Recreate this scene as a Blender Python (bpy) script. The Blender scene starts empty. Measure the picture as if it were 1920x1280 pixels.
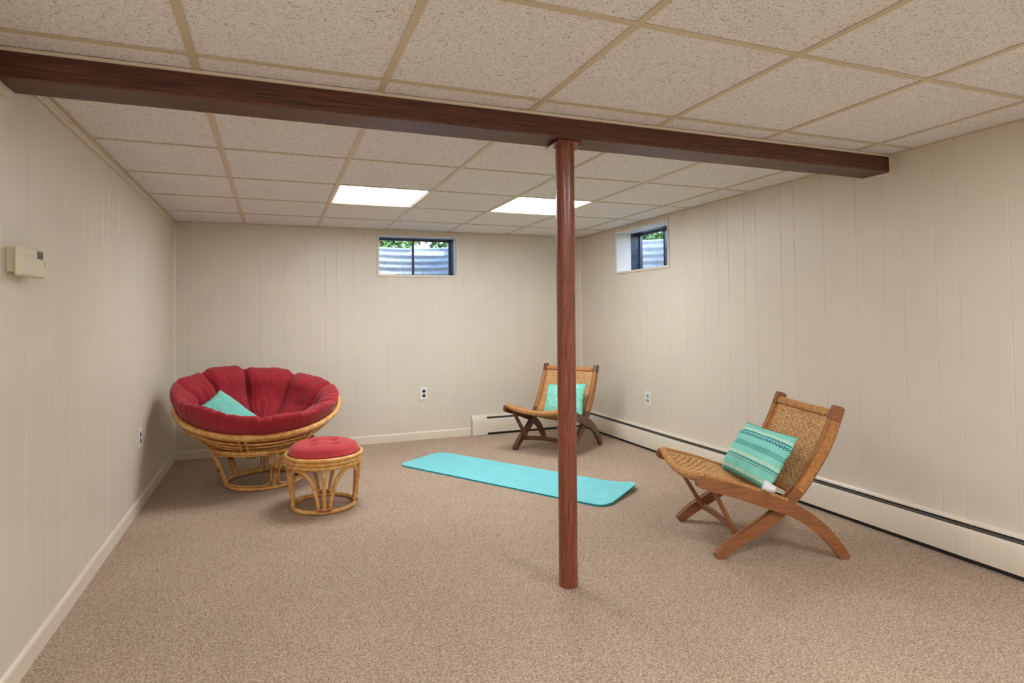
import bpy, math, random
from mathutils import Matrix, Vector, noise

# ------------------------------------------------------------------ camera, world, exposure
scene = bpy.context.scene
COL = scene.collection
XL, XR, YB, ZC = -0.7886, 3.0648, 5.3844, 1.9913      # left wall, right wall, back wall, ceiling
YF = -2.30                                            # rear wall behind the photographer
CAM_H = 1.164

cam_data = bpy.data.cameras.new('camera')
cam = bpy.data.objects.new('camera', cam_data); COL.objects.link(cam)
cam_data.sensor_width = 36.0
cam_data.lens = 20.1897
cam_data.shift_x = 0.02758
cam_data.shift_y = -0.03833
cam_data.clip_start = 0.02
yaw, pit, rol = math.radians(20.0457), math.radians(1.42735), math.radians(-0.67166)
fw = Vector((math.sin(yaw), math.cos(yaw), 0)); rt = Vector((math.cos(yaw), -math.sin(yaw), 0)); up = Vector((0, 0, 1))
fw2 = fw * math.cos(pit) + up * math.sin(pit); up2 = up * math.cos(pit) - fw * math.sin(pit)
r3 = rt * math.cos(rol) + up2 * math.sin(rol); u3 = up2 * math.cos(rol) - rt * math.sin(rol)
cam.matrix_world = Matrix(((r3.x, u3.x, -fw2.x, 0), (r3.y, u3.y, -fw2.y, 0), (r3.z, u3.z, -fw2.z, CAM_H), (0, 0, 0, 1)))
scene.camera = cam

world = bpy.data.worlds.new('sky'); scene.world = world; world.use_nodes = True
wn = world.node_tree.nodes; wl = world.node_tree.links
sky = wn.new('ShaderNodeTexSky'); sky.sky_type = 'NISHITA'; sky.sun_disc = False
sky.sun_elevation = math.radians(48); sky.sun_rotation = math.radians(120)
wl.new(sky.outputs[0], wn['Background'].inputs[0]); wn['Background'].inputs[1].default_value = 1.1

PANEL_STRENGTH = 19.5
PANEL_COLOR = (0.955, 0.98, 1.0)
vs = scene.view_settings
vs.view_transform = 'Standard'; vs.look = 'None'; vs.gamma = 1.0; vs.exposure = 0.24; vs.use_curve_mapping = False

# ------------------------------------------------------------------ helpers
def srgb(r, g, b):
    f = lambda c: (c / 255 / 12.92) if c / 255 <= 0.04045 else ((c / 255 + 0.055) / 1.055) ** 2.4
    return (f(r), f(g), f(b), 1.0)

class MB:
    """collects vertices and faces; build() links them as one mesh object"""
    def __init__(s): s.v = []; s.f = []; s.uv = None
    def box(s, x0, x1, y0, y1, z0, z1, bev=0.0):
        if bev <= 0:
            b = len(s.v)
            s.v += [(x, y, z) for z in (z0, z1) for y in (y0, y1) for x in (x0, x1)]
            s.f += [tuple(b + i for i in q) for q in ((0, 2, 3, 1), (4, 5, 7, 6), (0, 1, 5, 4), (2, 6, 7, 3), (0, 4, 6, 2), (1, 3, 7, 5))]
            return s
        # chamfered box
        b = len(s.v); idx = {}
        for sx in (0, 1):
            for sy in (0, 1):
                for sz in (0, 1):
                    X = (x0, x1)[sx]; Y = (y0, y1)[sy]; Z = (z0, z1)[sz]
                    ix = X + (bev if sx == 0 else -bev); iy = Y + (bev if sy == 0 else -bev); iz = Z + (bev if sz == 0 else -bev)
                    for k, p in enumerate(((X, iy, iz), (ix, Y, iz), (ix, iy, Z))):
                        idx[(sx, sy, sz, k)] = len(s.v); s.v.append(p)
        g = lambda a, b_, c, k: idx[(a, b_, c, k)]
        for t in (0, 1):
            q = [g(t, 0, 0, 0), g(t, 1, 0, 0), g(t, 1, 1, 0), g(t, 0, 1, 0)]; s.f.append(tuple(q if t else q[::-1]))
            q = [g(0, t, 0, 1), g(0, t, 1, 1), g(1, t, 1, 1), g(1, t, 0, 1)]; s.f.append(tuple(q if t else q[::-1]))
            q = [g(0, 0, t, 2), g(1, 0, t, 2), g(1, 1, t, 2), g(0, 1, t, 2)]; s.f.append(tuple(q if t else q[::-1]))
        for a in (0, 1):
            for c in (0, 1):
                s.f.append((g(a, c, 0, 0), g(a, c, 1, 0), g(a, c, 1, 1), g(a, c, 0, 1)))
                s.f.append((g(a, 0, c, 0), g(a, 1, c, 0), g(a, 1, c, 2), g(a, 0, c, 2)))
                s.f.append((g(0, a, c, 1), g(1, a, c, 1), g(1, a, c, 2), g(0, a, c, 2)))
                for d in (0, 1): s.f.append((g(a, c, d, 0), g(a, c, d, 1), g(a, c, d, 2)))
        return s
    def tube(s, pts, rad, sides=10, closed=False, caps=True, flat=None, upv=None):
        """rad: float or list; flat=(a,b): cross-section scale along normal / binormal; upv fixes the normal"""
        pts = [Vector(p) for p in pts]; n = len(pts)
        if not hasattr(rad, '__len__'): rad = [rad] * n
        tang = []
        for i in range(n):
            if closed: t = pts[(i + 1) % n] - pts[i - 1]
            else: t = pts[min(i + 1, n - 1)] - pts[max(i - 1, 0)]
            tang.append(t.normalized())
        N = Vector(upv) if upv else (Vector((0, 0, 1)) if abs(tang[0].z) < .9 else Vector((1, 0, 0)))
        base = len(s.v)
        for i in range(n):
            t = tang[i]
            if upv: N = Vector(upv)
            N = (N - t * N.dot(t)).normalized(); B = t.cross(N)
            fa, fb = flat if flat else (1, 1)
            for k in range(sides):
                a = 2 * math.pi * (k + .5) / sides
                ca, sa = math.cos(a), math.sin(a)
                if flat and len(flat) == 2 and flat_box[0]:
                    e = 0.45; ca = math.copysign(abs(ca) ** e, ca); sa = math.copysign(abs(sa) ** e, sa)
                s.v.append(tuple(pts[i] + N * (ca * rad[i] * fa) + B * (sa * rad[i] * fb)))
        m = n if closed else n - 1
        for i in range(m):
            j = (i + 1) % n
            for k in range(sides):
                l = (k + 1) % sides
                s.f.append((base + i * sides + k, base + i * sides + l, base + j * sides + l, base + j * sides + k))
        if caps and not closed:
            s.f.append(tuple(base + k for k in range(sides))[::-1]); s.f.append(tuple(base + (n - 1) * sides + k for k in range(sides)))
        return s
    def lathe(s, prof, c=(0, 0, 0), seg=32, capb=True, capt=True):
        b = len(s.v)
        for r, z in prof:
            for k in range(seg):
                a = 2 * math.pi * k / seg; s.v.append((c[0] + r * math.cos(a), c[1] + r * math.sin(a), c[2] + z))
        for i in range(len(prof) - 1):
            for k in range(seg):
                l = (k + 1) % seg; s.f.append((b + i * seg + k, b + i * seg + l, b + (i + 1) * seg + l, b + (i + 1) * seg + k))
        if capb: s.f.append(tuple(b + k for k in range(seg))[::-1])
        if capt: s.f.append(tuple(b + (len(prof) - 1) * seg + k for k in range(seg)))
        return s
    def prism(s, outline, w0, w1, bev=0.0):
        """outline in (u,z), extruded along w; local axes (u, w, z)"""
        n = len(outline); b = len(s.v)
        cx = sum(p[0] for p in outline) / n; cz = sum(p[1] for p in outline) / n
        rows = [(w0, 1 if bev else 0), (w0 + bev, 0), (w1 - bev, 0), (w1, 1 if bev else 0)] if bev else [(w0, 0), (w1, 0)]
        # inset along the local outline normal
        ins = []
        for i in range(n):
            p, q = outline[i - 1], outline[(i + 1) % n]
            t = Vector((q[0] - p[0], q[1] - p[1])); t = t.normalized() if t.length > 1e-9 else Vector((1, 0))
            ins.append((outline[i][0] - t.y * bev, outline[i][1] + t.x * bev))
        for w, k in rows:
            for i in range(n):
                p = ins[i] if k else outline[i]; s.v.append((p[0], w, p[1]))
        for r in range(len(rows) - 1):
            for i in range(n):
                j = (i + 1) % n; s.f.append((b + r * n + i, b + r * n + j, b + (r + 1) * n + j, b + (r + 1) * n + i))
        s.f.append(tuple(b + i for i in range(n))[::-1]); s.f.append(tuple(b + (len(rows) - 1) * n + i for i in range(n)))
        return s
    def mesh(s, name, mat, smooth=False):
        me = bpy.data.meshes.new(name); me.from_pydata(s.v, [], s.f)
        if s.uv:
            ul = me.uv_layers.new(name='UVMap')
            for lp in me.loops: ul.data[lp.index].uv = s.uv[lp.vertex_index]
        me.materials.append(mat)
        import bmesh
        bm = bmesh.new(); bm.from_mesh(me); bmesh.ops.recalc_face_normals(bm, faces=bm.faces); bm.to_mesh(me); bm.free()
        if smooth is True: me.polygons.foreach_set('use_smooth', [True] * len(me.polygons))
        elif smooth: me.polygons.foreach_set('use_smooth', [True] * len(me.polygons)); me.set_sharp_from_angle(angle=math.radians(smooth))
        me.update(); return me
    def build(s, name, mat, parent=None, smooth=False, loc=None):
        return link(name, s.mesh(name, mat, smooth), parent, loc)
flat_box = [False]

def link(name, me, parent=None, loc=None):
    o = bpy.data.objects.new(name, me); COL.objects.link(o)
    if parent: o.parent = parent
    if loc: o.location = loc
    return o
def tag(o, label=None, cat=None, group=None, kind=None):
    if label: o['label'] = label
    if cat: o['category'] = cat
    if group: o['group'] = group
    if kind: o['kind'] = kind
    return o
def empty(name, loc=(0, 0, 0), rz=0):
    o = bpy.data.objects.new(name, None); COL.objects.link(o); o.location = loc; o.rotation_euler = (0, 0, rz); o.empty_display_size = .1
    return o
def copy_tree(o, parent=None):
    c = o.copy(); COL.objects.link(c)
    if parent: c.parent = parent
    for ch in list(o.children): copy_tree(ch, c)
    return c
def catmull(P, n=8, closed=False):
    P = [Vector(p) for p in P]; out = []; m = len(P)
    for i in range(m if closed else m - 1):
        if closed: a, b, c, d = P[i - 1], P[i], P[(i + 1) % m], P[(i + 2) % m]
        else: a, b, c, d = P[max(i - 1, 0)], P[i], P[i + 1], P[min(i + 2, m - 1)]
        for k in range(n):
            t = k / n; out.append(0.5 * ((2 * b) + (c - a) * t + (2 * a - 5 * b + 4 * c - d) * t * t + (3 * b - a - 3 * c + d) * t ** 3))
    if not closed: out.append(P[-1])
    return out

# ------------------------------------------------------------------ materials
def mat(name, col=(.5, .5, .5, 1), rough=.5, metal=0.0, spec=None):
    m = bpy.data.materials.new(name); m.use_nodes = True
    b = m.node_tree.nodes['Principled BSDF']
    b.inputs['Base Color'].default_value = col; b.inputs['Roughness'].default_value = rough; b.inputs['Metallic'].default_value = metal
    if spec is not None: b.inputs['Specular IOR Level'].default_value = spec
    return m
class NT:
    def __init__(s, m): s.t = m.node_tree; s.n = s.t.nodes; s.l = s.t.links; s.b = s.n['Principled BSDF']
    def pos(s): return s.n.new('ShaderNodeNewGeometry').outputs['Position']
    def obj(s): return s.n.new('ShaderNodeTexCoord').outputs['Object']
    def uv(s): return s.n.new('ShaderNodeTexCoord').outputs['UV']
    def map(s, src, scale=(1, 1, 1), rot=(0, 0, 0)):
        m = s.n.new('ShaderNodeMapping'); m.inputs['Scale'].default_value = scale; m.inputs['Rotation'].default_value = rot; s.l.new(src, m.inputs['Vector']); return m.outputs[0]
    def noise(s, src, scale, detail=3, rough=.5, dist=0.0):
        n = s.n.new('ShaderNodeTexNoise'); n.inputs['Scale'].default_value = scale; n.inputs['Detail'].default_value = detail; n.inputs['Roughness'].default_value = rough; n.inputs['Distortion'].default_value = dist
        s.l.new(src, n.inputs['Vector']); return n.outputs[0]
    def voro(s, src, scale, out='Distance'):
        n = s.n.new('ShaderNodeTexVoronoi'); n.inputs['Scale'].default_value = scale; s.l.new(src, n.inputs['Vector']); return n.outputs[out]
    def ramp(s, src, stops, interp='LINEAR'):
        r = s.n.new('ShaderNodeValToRGB'); r.color_ramp.interpolation = interp; e = r.color_ramp.elements
        while len(e) < len(stops): e.new(.5)
        for k, (p, c) in enumerate(stops):
            e[k].position = p; e[k].color = c if hasattr(c, '__len__') else (c, c, c, 1)
        s.l.new(src, r.inputs[0]); return r.outputs[0]
    def math(s, op, a, b=None, c=None):
        n = s.n.new('ShaderNodeMath'); n.operation = op
        for i, v in enumerate((a, b, c)):
            if v is None: continue
            if isinstance(v, (int, float)): n.inputs[i].default_value = v
            else: s.l.new(v, n.inputs[i])
        return n.outputs[0]
    def mix(s, fac, a, b, mode='MIX'):
        n = s.n.new('ShaderNodeMix'); n.data_type = 'RGBA'; n.blend_type = mode
        for i, v in ((0, fac), (6, a), (7, b)):
            if isinstance(v, (int, float)): n.inputs[i].default_value = v
            elif isinstance(v, tuple): n.inputs[i].default_value = v
            else: s.l.new(v, n.inputs[i])
        return n.outputs[2]
    def bump(s, h, strength=.3, dist=.002):
        n = s.n.new('ShaderNodeBump'); n.inputs['Strength'].default_value = strength; n.inputs['Distance'].default_value = dist; s.l.new(h, n.inputs['Height']); s.l.new(n.outputs[0], s.b.inputs['Normal'])
    def col(s, c): s.l.new(c, s.b.inputs['Base Color'])
    def rough(s, c): s.l.new(c, s.b.inputs['Roughness'])

M = {}
def m_paint(name, c, rough=.45, var=.06):
    m = mat(name, c, rough); t = NT(m); p = t.pos()
    n = t.noise(p, 1.7, 4, .6); f = t.ramp(n, [(.3, 1 - var), (.7, 1.0)])
    t.col(t.mix(1.0, c, f, 'MULTIPLY'))
    t.bump(t.noise(t.map(p, (1, 1, .25)), 90, 3), .12, .0015); return m
M['wall'] = m_paint('painted_panel', srgb(219, 210, 195), .42)
M['wall_core'] = m_paint('wall_core', srgb(219, 210, 195), .6)
M['trim'] = m_paint('painted_trim', srgb(224, 214, 196), .38, .04)
M['heater'] = m_paint('heater_enamel', srgb(222, 213, 196), .32, .05)
M['tbar'] = m_paint('grid_enamel', srgb(208, 194, 166), .4, .05)
M['reveal'] = m_paint('white_reveal', srgb(226, 226, 218), .5, .05)
M['plastic_white'] = mat('white_plastic', srgb(232, 231, 228), .35)
M['plastic_ivory'] = mat('ivory_plastic', srgb(214, 206, 184), .45)
M['plastic_ivory2'] = mat('ivory_plastic_dark', srgb(198, 187, 158), .5)
M['socket_dark'] = mat('dark_socket', srgb(58, 48, 44), .4)
M['socket_grey'] = mat('grey_socket', srgb(150, 146, 138), .4)
M['slot_black'] = mat('slot_black', srgb(18, 16, 15), .6)
M['lcd'] = mat('lcd_glass', srgb(92, 98, 88), .2)
M['lcd_ink'] = mat('lcd_ink', srgb(40, 44, 40), .4)
M['fin_dark'] = mat('heater_inside', srgb(48, 42, 38), .7)
M['fin_metal'] = mat('heater_damper', srgb(120, 116, 108), .4, .6)
M['steel_dark'] = mat('dark_blue_steel', srgb(38, 52, 68), .45, .1)
t = NT(M['steel_dark']); t.col(t.ramp(t.noise(t.pos(), 14, 5, .7), [(.35, srgb(28, 40, 56)), (.7, srgb(62, 80, 98))]))
M['sash'] = mat('sash_grey', srgb(86, 92, 102), .5, .2)
M['sticker'] = mat('orange_clip', srgb(196, 96, 30), .5)
M['bolt'] = mat('steel_bolt', srgb(150, 145, 138), .35, .9)

# carpet
m = mat('carpet', rough=.95, spec=.1); t = NT(m); p = t.pos()
c1 = t.ramp(t.noise(p, 150, 4, .75), [(.34, srgb(106, 83, 66)), (.49, srgb(178, 152, 129)), (.62, srgb(230, 210, 188))])
v = t.voro(p, 125, 'Color')
c2 = t.mix(.30, c1, t.ramp(v, [(0.1, srgb(122, 100, 84)), (.9, srgb(218, 200, 183))]))
big = t.ramp(t.noise(p, 1.3, 3, .6), [(.3, .93), (.7, 1.05)])
t.col(t.mix(1.0, c2, big, 'MULTIPLY')); t.bump(t.noise(p, 210, 3, .7), .9, .006); M['carpet'] = m

# ceiling tile: fissured mineral fibre, shade inside the holes put into the colour
m = mat('ceiling_tile', rough=.9, spec=.1); t = NT(m); p = t.pos()
w = t.noise(p, 5, 2)
d1 = t.noise(t.map(p, (1.0, 2.3, 1), (0, 0, .5)), 112, 1, .4, .6)
d2 = t.noise(t.map(p, (2.2, 1.0, 1), (0, 0, .2)), 130, 1, .4, .5)
f1 = t.ramp(d1, [(.655, 0), (.70, 1)]); f2 = t.ramp(d2, [(.67, 0), (.71, 1)]); f3 = t.ramp(t.noise(p, 330, 1), [(.66, 0), (.74, .6)])
fis = t.math('MAXIMUM', t.math('MAXIMUM', f1, f2), f3)
base = t.ramp(t.noise(p, 60, 4, .7), [(.3, srgb(232, 230, 229)), (.7, srgb(243, 241, 240))])
t.col(t.mix(t.math('MULTIPLY', fis, .74), base, srgb(128, 114, 102))); t.bump(t.math('MULTIPLY_ADD', fis, -1.0, t.noise(p, 140, 4)), .5, .003); M['tile'] = m

def m_wood(name, stops, axis='X', scale=9, stretch=22, rough=.35, bump=.3, bdist=.002, coord='pos', coat=0.0):
    m = mat(name, rough=rough); t = NT(m); p = t.pos() if coord == 'pos' else t.obj()
    sc = [stretch / 3.0] * 3; sc['XYZ'.index(axis)] = 1.0 / 2.2
    q = t.map(p, tuple(sc))
    n1 = t.noise(q, scale, 5, .62, .8); n2 = t.noise(q, scale * 4.5, 3, .7)
    f = t.math('MULTIPLY_ADD', n2, .35, t.math('MULTIPLY', n1, .65))
    t.col(t.ramp(f, stops)); t.bump(f, bump, bdist)
    if coat: t.b.inputs['Coat Weight'].default_value = coat; t.b.inputs['Coat Roughness'].default_value = .18
    return m
M['beam'] = m_wood('rough_sawn_beam', [(.36, srgb(38, 19, 12)), (.5, srgb(88, 46, 30)), (.63, srgb(124, 72, 50))], 'X', 9, 55, .34, 1.0, .004)
M['pole'] = m_wood('stained_post', [(.36, srgb(66, 27, 17)), (.5, srgb(126, 61, 40)), (.66, srgb(158, 86, 60))], 'Z', 9, 60, .32, .5, .002, coat=.45)
M['teak'] = m_wood('teak', [(.3, srgb(104, 62, 34)), (.5, srgb(140, 88, 52)), (.72, srgb(162, 108, 68))], 'X', 14, 20, .38, .15, .001, 'obj', coat=.15)
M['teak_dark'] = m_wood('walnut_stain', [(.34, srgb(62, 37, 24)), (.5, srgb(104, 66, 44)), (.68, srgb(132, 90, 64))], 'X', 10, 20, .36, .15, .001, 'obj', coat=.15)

# rattan cane: honey colour with darker nodes and streaks
def m_rattan(name, lo, mid, hi):
    m = mat(name, rough=.34); t = NT(m); p = t.pos()
    n = t.noise(p, 26, 4, .65); k = t.noise(p, 9, 2)
    c = t.ramp(n, [(.3, lo), (.5, mid), (.72, hi)])
    dk = t.ramp(k, [(.64, 0), (.72, 1)])
    t.col(t.mix(t.math('MULTIPLY', dk, .35), c, srgb(150, 84, 36))); t.bump(t.noise(p, 160, 2), .15, .001)
    t.b.inputs['Coat Weight'].default_value = .3; t.b.inputs['Coat Roughness'].default_value = .2; return m
M['rattan'] = m_rattan('rattan', srgb(186, 122, 54), srgb(218, 162, 88), srgb(236, 194, 126))
M['binding'] = m_rattan('cane_binding', srgb(122, 62, 28), srgb(158, 88, 42), srgb(190, 120, 64))

def m_cloth(name, c, c2, weave=700, rough=.85, wr=.0):
    m = mat(name, c, rough, spec=.15); t = NT(m); p = t.obj()
    t.col(t.mix(t.ramp(t.noise(p, 7, 4, .6), [(.3, 0), (.7, 1)]), c, c2))
    h = t.noise(p, weave, 2)
    if wr: h = t.math('MULTIPLY_ADD', t.noise(p, 16, 3, .5, .6), wr, h)
    t.bump(h, .25, .003); t.b.inputs['Sheen Weight'].default_value = .15; return m
M['red'] = m_cloth('red_cotton', srgb(150, 36, 46), srgb(164, 46, 55), 500, .8, 2.5)
M['red_soft'] = m_cloth('red_suede', srgb(176, 52, 58), srgb(190, 66, 70), 500, .85, 1.5)
M['teal'] = m_cloth('teal_cotton', srgb(118, 196, 182), srgb(126, 203, 189), 500, .85, .6)
M['mat_foam'] = m_cloth('blue_foam', srgb(112, 200, 208), srgb(120, 207, 214), 400, .75, 0)
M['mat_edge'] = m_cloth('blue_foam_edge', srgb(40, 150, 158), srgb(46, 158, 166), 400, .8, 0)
M['tag_white'] = mat('white_tag', srgb(222, 224, 228), .6)
# mottled teal print
m = mat('teal_print', rough=.85, spec=.15); t = NT(m); p = t.obj()
t.col(t.ramp(t.noise(p, 42, 3, .6, 1.2), [(.36, srgb(112, 202, 182)), (.5, srgb(134, 214, 197)), (.62, srgb(156, 226, 211))])); t.bump(t.noise(p, 500, 2), .2, .002); M['teal_print'] = m

# striped pillow: woven stripes read from the pillow's UVs
m = mat('striped_teal', rough=.85, spec=.15); t = NT(m)
sx = t.n.new('ShaderNodeSeparateXYZ'); t.l.new(t.uv(), sx.inputs[0]); U_, V_ = sx.outputs[0], sx.outputs[1]
chk = t.math('GREATER_THAN', t.math('MODULO', t.math('ADD', t.math('FLOOR', t.math('MULTIPLY', U_, 56.0)), t.math('FLOOR', t.math('MULTIPLY', V_, 64.0))), 2.0), .5)
cur = t.ramp(t.noise(t.obj(), 9, 3), [(.3, srgb(128, 208, 193)), (.7, srgb(138, 216, 202))])
WH, GR, NV, TL = srgb(226, 228, 206), srgb(112, 150, 140), srgb(24, 58, 112), srgb(24, 112, 122)
def band(cur, k0, k1, c, dots):
    a = t.math('MULTIPLY', t.math('GREATER_THAN', V_, k0 / 64.0), t.math('LESS_THAN', V_, k1 / 64.0))
    if dots: a = t.math('MULTIPLY', a, chk)
    return t.mix(a, cur, c)
for k0, k1, c, d in ((2, 4, NV, 1), (3.9, 4.6, NV, 0), (6.2, 7.0, TL, 0), (8, 11, WH, 1), (19, 21, GR, 1), (22.2, 23.0, TL, 0), (24, 27, WH, 1),
                     (33.6, 34.1, TL, 0), (34.9, 35.4, TL, 0), (36.2, 36.7, TL, 0), (37.5, 38, TL, 0),
                     (45, 48, NV, 1), (49.2, 50.2, TL, 0), (51, 54, WH, 1), (60, 62, GR, 1), (62.8, 63.4, TL, 0)):
    cur = band(cur, k0, k1, c, d)
t.col(cur); t.bump(t.noise(t.obj(), 420, 2), .3, .002); M['stripe'] = m

# paper cord: fine twisted fibre
def m_cord(name, lo, mid, hi, bands=None):
    m = mat(name, rough=.6, spec=.3); t = NT(m); p = t.obj()
    n = t.noise(p, 55, 4, .7)
    t.col(t.ramp(n, [(.3, lo), (.5, mid), (.7, hi)]))
    if bands:
        w = t.n.new('ShaderNodeTexWave'); w.bands_direction = bands; w.inputs['Scale'].default_value = 95; w.inputs['Distortion'].default_value = .8; w.inputs['Detail'].default_value = 2
        t.l.new(p, w.inputs['Vector']); t.bump(w.outputs['Fac'], .7, .003)
    else: t.bump(t.noise(p, 260, 2), .4, .002)
    return m
M['cord'] = m_cord('paper_cord', srgb(172, 120, 72), srgb(208, 160, 106), srgb(226, 182, 130))
M['wrap'] = m_cord('cord_wrapping', srgb(170, 106, 54), srgb(202, 140, 82), srgb(218, 162, 106), 'Z')
M['wrapY'] = m_cord('cord_wrapping_rail', srgb(174, 112, 60), srgb(208, 148, 90), srgb(222, 168, 112), 'Y')
M['wrapX'] = m_cord('cord_wrapping_side', srgb(174, 112, 60), srgb(208, 148, 90), srgb(222, 168, 112), 'X')

# window glass: clear with grime
m = bpy.data.materials.new('grimy_glass'); m.use_nodes = True; nt = m.node_tree; nt.nodes.clear()
out = nt.nodes.new('ShaderNodeOutputMaterial'); tr = nt.nodes.new('ShaderNodeBsdfTransparent'); gl = nt.nodes.new('ShaderNodeBsdfGlossy'); df = nt.nodes.new('ShaderNodeBsdfDiffuse')
tr.inputs[0].default_value = (.93, .96, .98, 1); gl.inputs['Roughness'].default_value = .03; df.inputs[0].default_value = srgb(120, 120, 118)
geo = nt.nodes.new('ShaderNodeNewGeometry'); nz = nt.nodes.new('ShaderNodeTexNoise'); nz.inputs['Scale'].default_value = 38; nz.inputs['Detail'].default_value = 5; nz.inputs['Roughness'].default_value = .7
rp = nt.nodes.new('ShaderNodeValToRGB'); rp.color_ramp.elements[0].position = .60; rp.color_ramp.elements[0].color = (.03, .03, .03, 1); rp.color_ramp.elements[1].position = .72; rp.color_ramp.elements[1].color = (.55, .55, .55, 1)
m1 = nt.nodes.new('ShaderNodeMixShader'); m2 = nt.nodes.new('ShaderNodeMixShader'); m1.inputs[0].default_value = .02
nt.links.new(geo.outputs['Position'], nz.inputs['Vector']); nt.links.new(nz.outputs[0], rp.inputs[0])
nt.links.new(tr.outputs[0], m1.inputs[1]); nt.links.new(gl.outputs[0], m1.inputs[2])
nt.links.new(rp.outputs[0], m2.inputs[0]); nt.links.new(m1.outputs[0], m2.inputs[1]); nt.links.new(df.outputs[0], m2.inputs[2]); nt.links.new(m2.outputs[0], out.inputs[0]); M['glass'] = m
# galvanised well
m = mat('galvanised', srgb(215, 220, 226), .55, .0); t = NT(m); t.col(t.ramp(t.noise(t.map(t.pos(), (1, 1, 3)), 6, 5, .7), [(.3, srgb(182, 190, 200)), (.7, srgb(222, 228, 234))])); M['galv'] = m
m = mat('leaf', rough=.6); t = NT(m); t.col(t.ramp(t.noise(t.pos(), 6, 3), [(.3, srgb(70, 110, 50)), (.55, srgb(140, 170, 90)), (.75, srgb(214, 216, 150))])); M['leaf'] = m
M['bark'] = mat('bark', srgb(90, 70, 52), .9)
m = mat('lawn', rough=.95); t = NT(m); t.col(t.ramp(t.noise(t.pos(), 30, 4), [(.3, srgb(60, 92, 44)), (.7, srgb(116, 148, 76))])); M['lawn'] = m
# light diffuser
m = bpy.data.materials.new('light_diffuser'); m.use_nodes = True; nt = m.node_tree; b = nt.nodes['Principled BSDF']
b.inputs['Base Color'].default_value = (.9, .9, .9, 1); b.inputs['Emission Color'].default_value = (*PANEL_COLOR, 1); b.inputs['Emission Strength'].default_value = PANEL_STRENGTH; M['diffuser'] = m

# ------------------------------------------------------------------ the room
BT = 0.30                          # foundation wall thickness
def sub_rects(u0, u1, z0, z1, holes):
    rects = [(u0, u1, z0, z1)]
    for a, b, c, d in holes:
        nxt = []
        for (p, q, r, s) in rects:
            A, B, C_, D = max(p, a), min(q, b), max(r, c), min(s, d)
            if A >= B or C_ >= D: nxt.append((p, q, r, s)); continue
            if p < A: nxt.append((p, A, r, s))
            if B < q: nxt.append((B, q, r, s))
            if r < C_: nxt.append((A, B, r, C_))
            if D < s: nxt.append((A, B, D, s))
        rects = nxt
    return rects

fl = MB().box(XL - BT, XR + BT, YF - BT, YB + BT, -.12, 0).build('floor', M['carpet']); tag(fl, kind='structure', label='tan looped pile carpet across the room')

W1 = (.917, 1.689, 1.562, 1.943)   # back wall opening (x0,x1,z0,z1)
W2 = (3.930, 4.700, 1.564, 1.948)  # right wall opening (y0,y1,z0,z1)
PAT = [.2032, .2032, .1524, .1016, .1524, .1016, .2032, .1016]
def grooves(start, lo, hi, rev=False):
    """groove positions of the random-plank sheet pattern (repeats every 1.219 m)"""
    pat = PAT; g = []; k = start
    while k > lo: k -= 1.2192
    i = 0
    seq = [-x for x in pat] if rev else pat
    if rev:
        k = start
        while k < hi: k += 1.2192
        while k > lo:
            g.append(k); k += seq[i % 8]; i += 1
    else:
        while k < hi:
            g.append(k); k += seq[i % 8]; i += 1
    return sorted(x for x in g if lo + .03 < x < hi - .03)
def board_mesh(rects_of, u0, u1, thick, axis, sign):
    pass
TOPZ = ZC + .05
def wall(name, axis, plane, out, lo, hi, gs, holes, label):
    """axis 'x': wall plane at x=plane running along y; axis 'y': at y=plane running along x. out=+1/-1 outward direction"""
    core = MB()
    for (u0, u1, z0, z1) in sub_rects(lo - (BT if axis == 'y' else 0), hi + (BT if axis == 'y' else 0), -.12, TOPZ + .08, holes):
        a, b = sorted((plane + out * .0018, plane + out * BT))
        if axis == 'x': core.box(a, b, u0, u1, z0, z1)
        else: core.box(u0, u1, a, b, z0, z1)
    w = core.build(name, M['wall_core']); tag(w, kind='structure', label=label)
    edges = [lo] + gs + [hi]; G = .0004; ch = .0026
    for i in range(len(edges) - 1):
        u0, u1 = edges[i] + (G if i else 0), edges[i + 1] - (G if i < len(edges) - 2 else 0)
        mb = MB()
        for (p, q, r, s) in sub_rects(u0, u1, 0.0, TOPZ, holes):
            c0 = ch if abs(p - u0) < 1e-6 else 0; c1 = ch if abs(q - u1) < 1e-6 else 0
            f, k = plane, plane + out * .0018
            prof = [(p, k), (p, f + out * .0015 if c0 else f), (p + c0, f), (q - c1, f), (q, f + out * .0015 if c1 else f), (q, k)]
            b = len(mb.v)
            for z in (r, s):
                for (u, d) in prof: mb.v.append((d, u, z) if axis == 'x' else (u, d, z))
            n = 6
            for j in range(n): mb.f.append((b + j, b + (j + 1) % n, b + n + (j + 1) % n, b + n + j))
            mb.f.append(tuple(b + j for j in range(n))); mb.f.append(tuple(b + n + j for j in range(n)))
        mb.build('panel_board', M['wall'], w)
    return w
wb = wall('wall_back', 'y', YB, 1, XL, XR, grooves(-.124, XL, XR), [W1], 'cream painted vertical groove paneling with one small window')
wr = wall('wall_right', 'x', XR, 1, YF, YB, grooves(2.706, YF, YB, True), [W2], 'cream painted groove paneling above the long baseboard heater')
wl_ = wall('wall_left', 'x', XL, -1, YF, YB, grooves(2.161, YF, YB), [], 'cream painted groove paneling that carries the thermostat')
wf = wall('wall_rear', 'y', YF, -1, XL, XR, grooves(0.0, XL, XR), [], 'cream painted groove paneling behind the camera')

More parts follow.
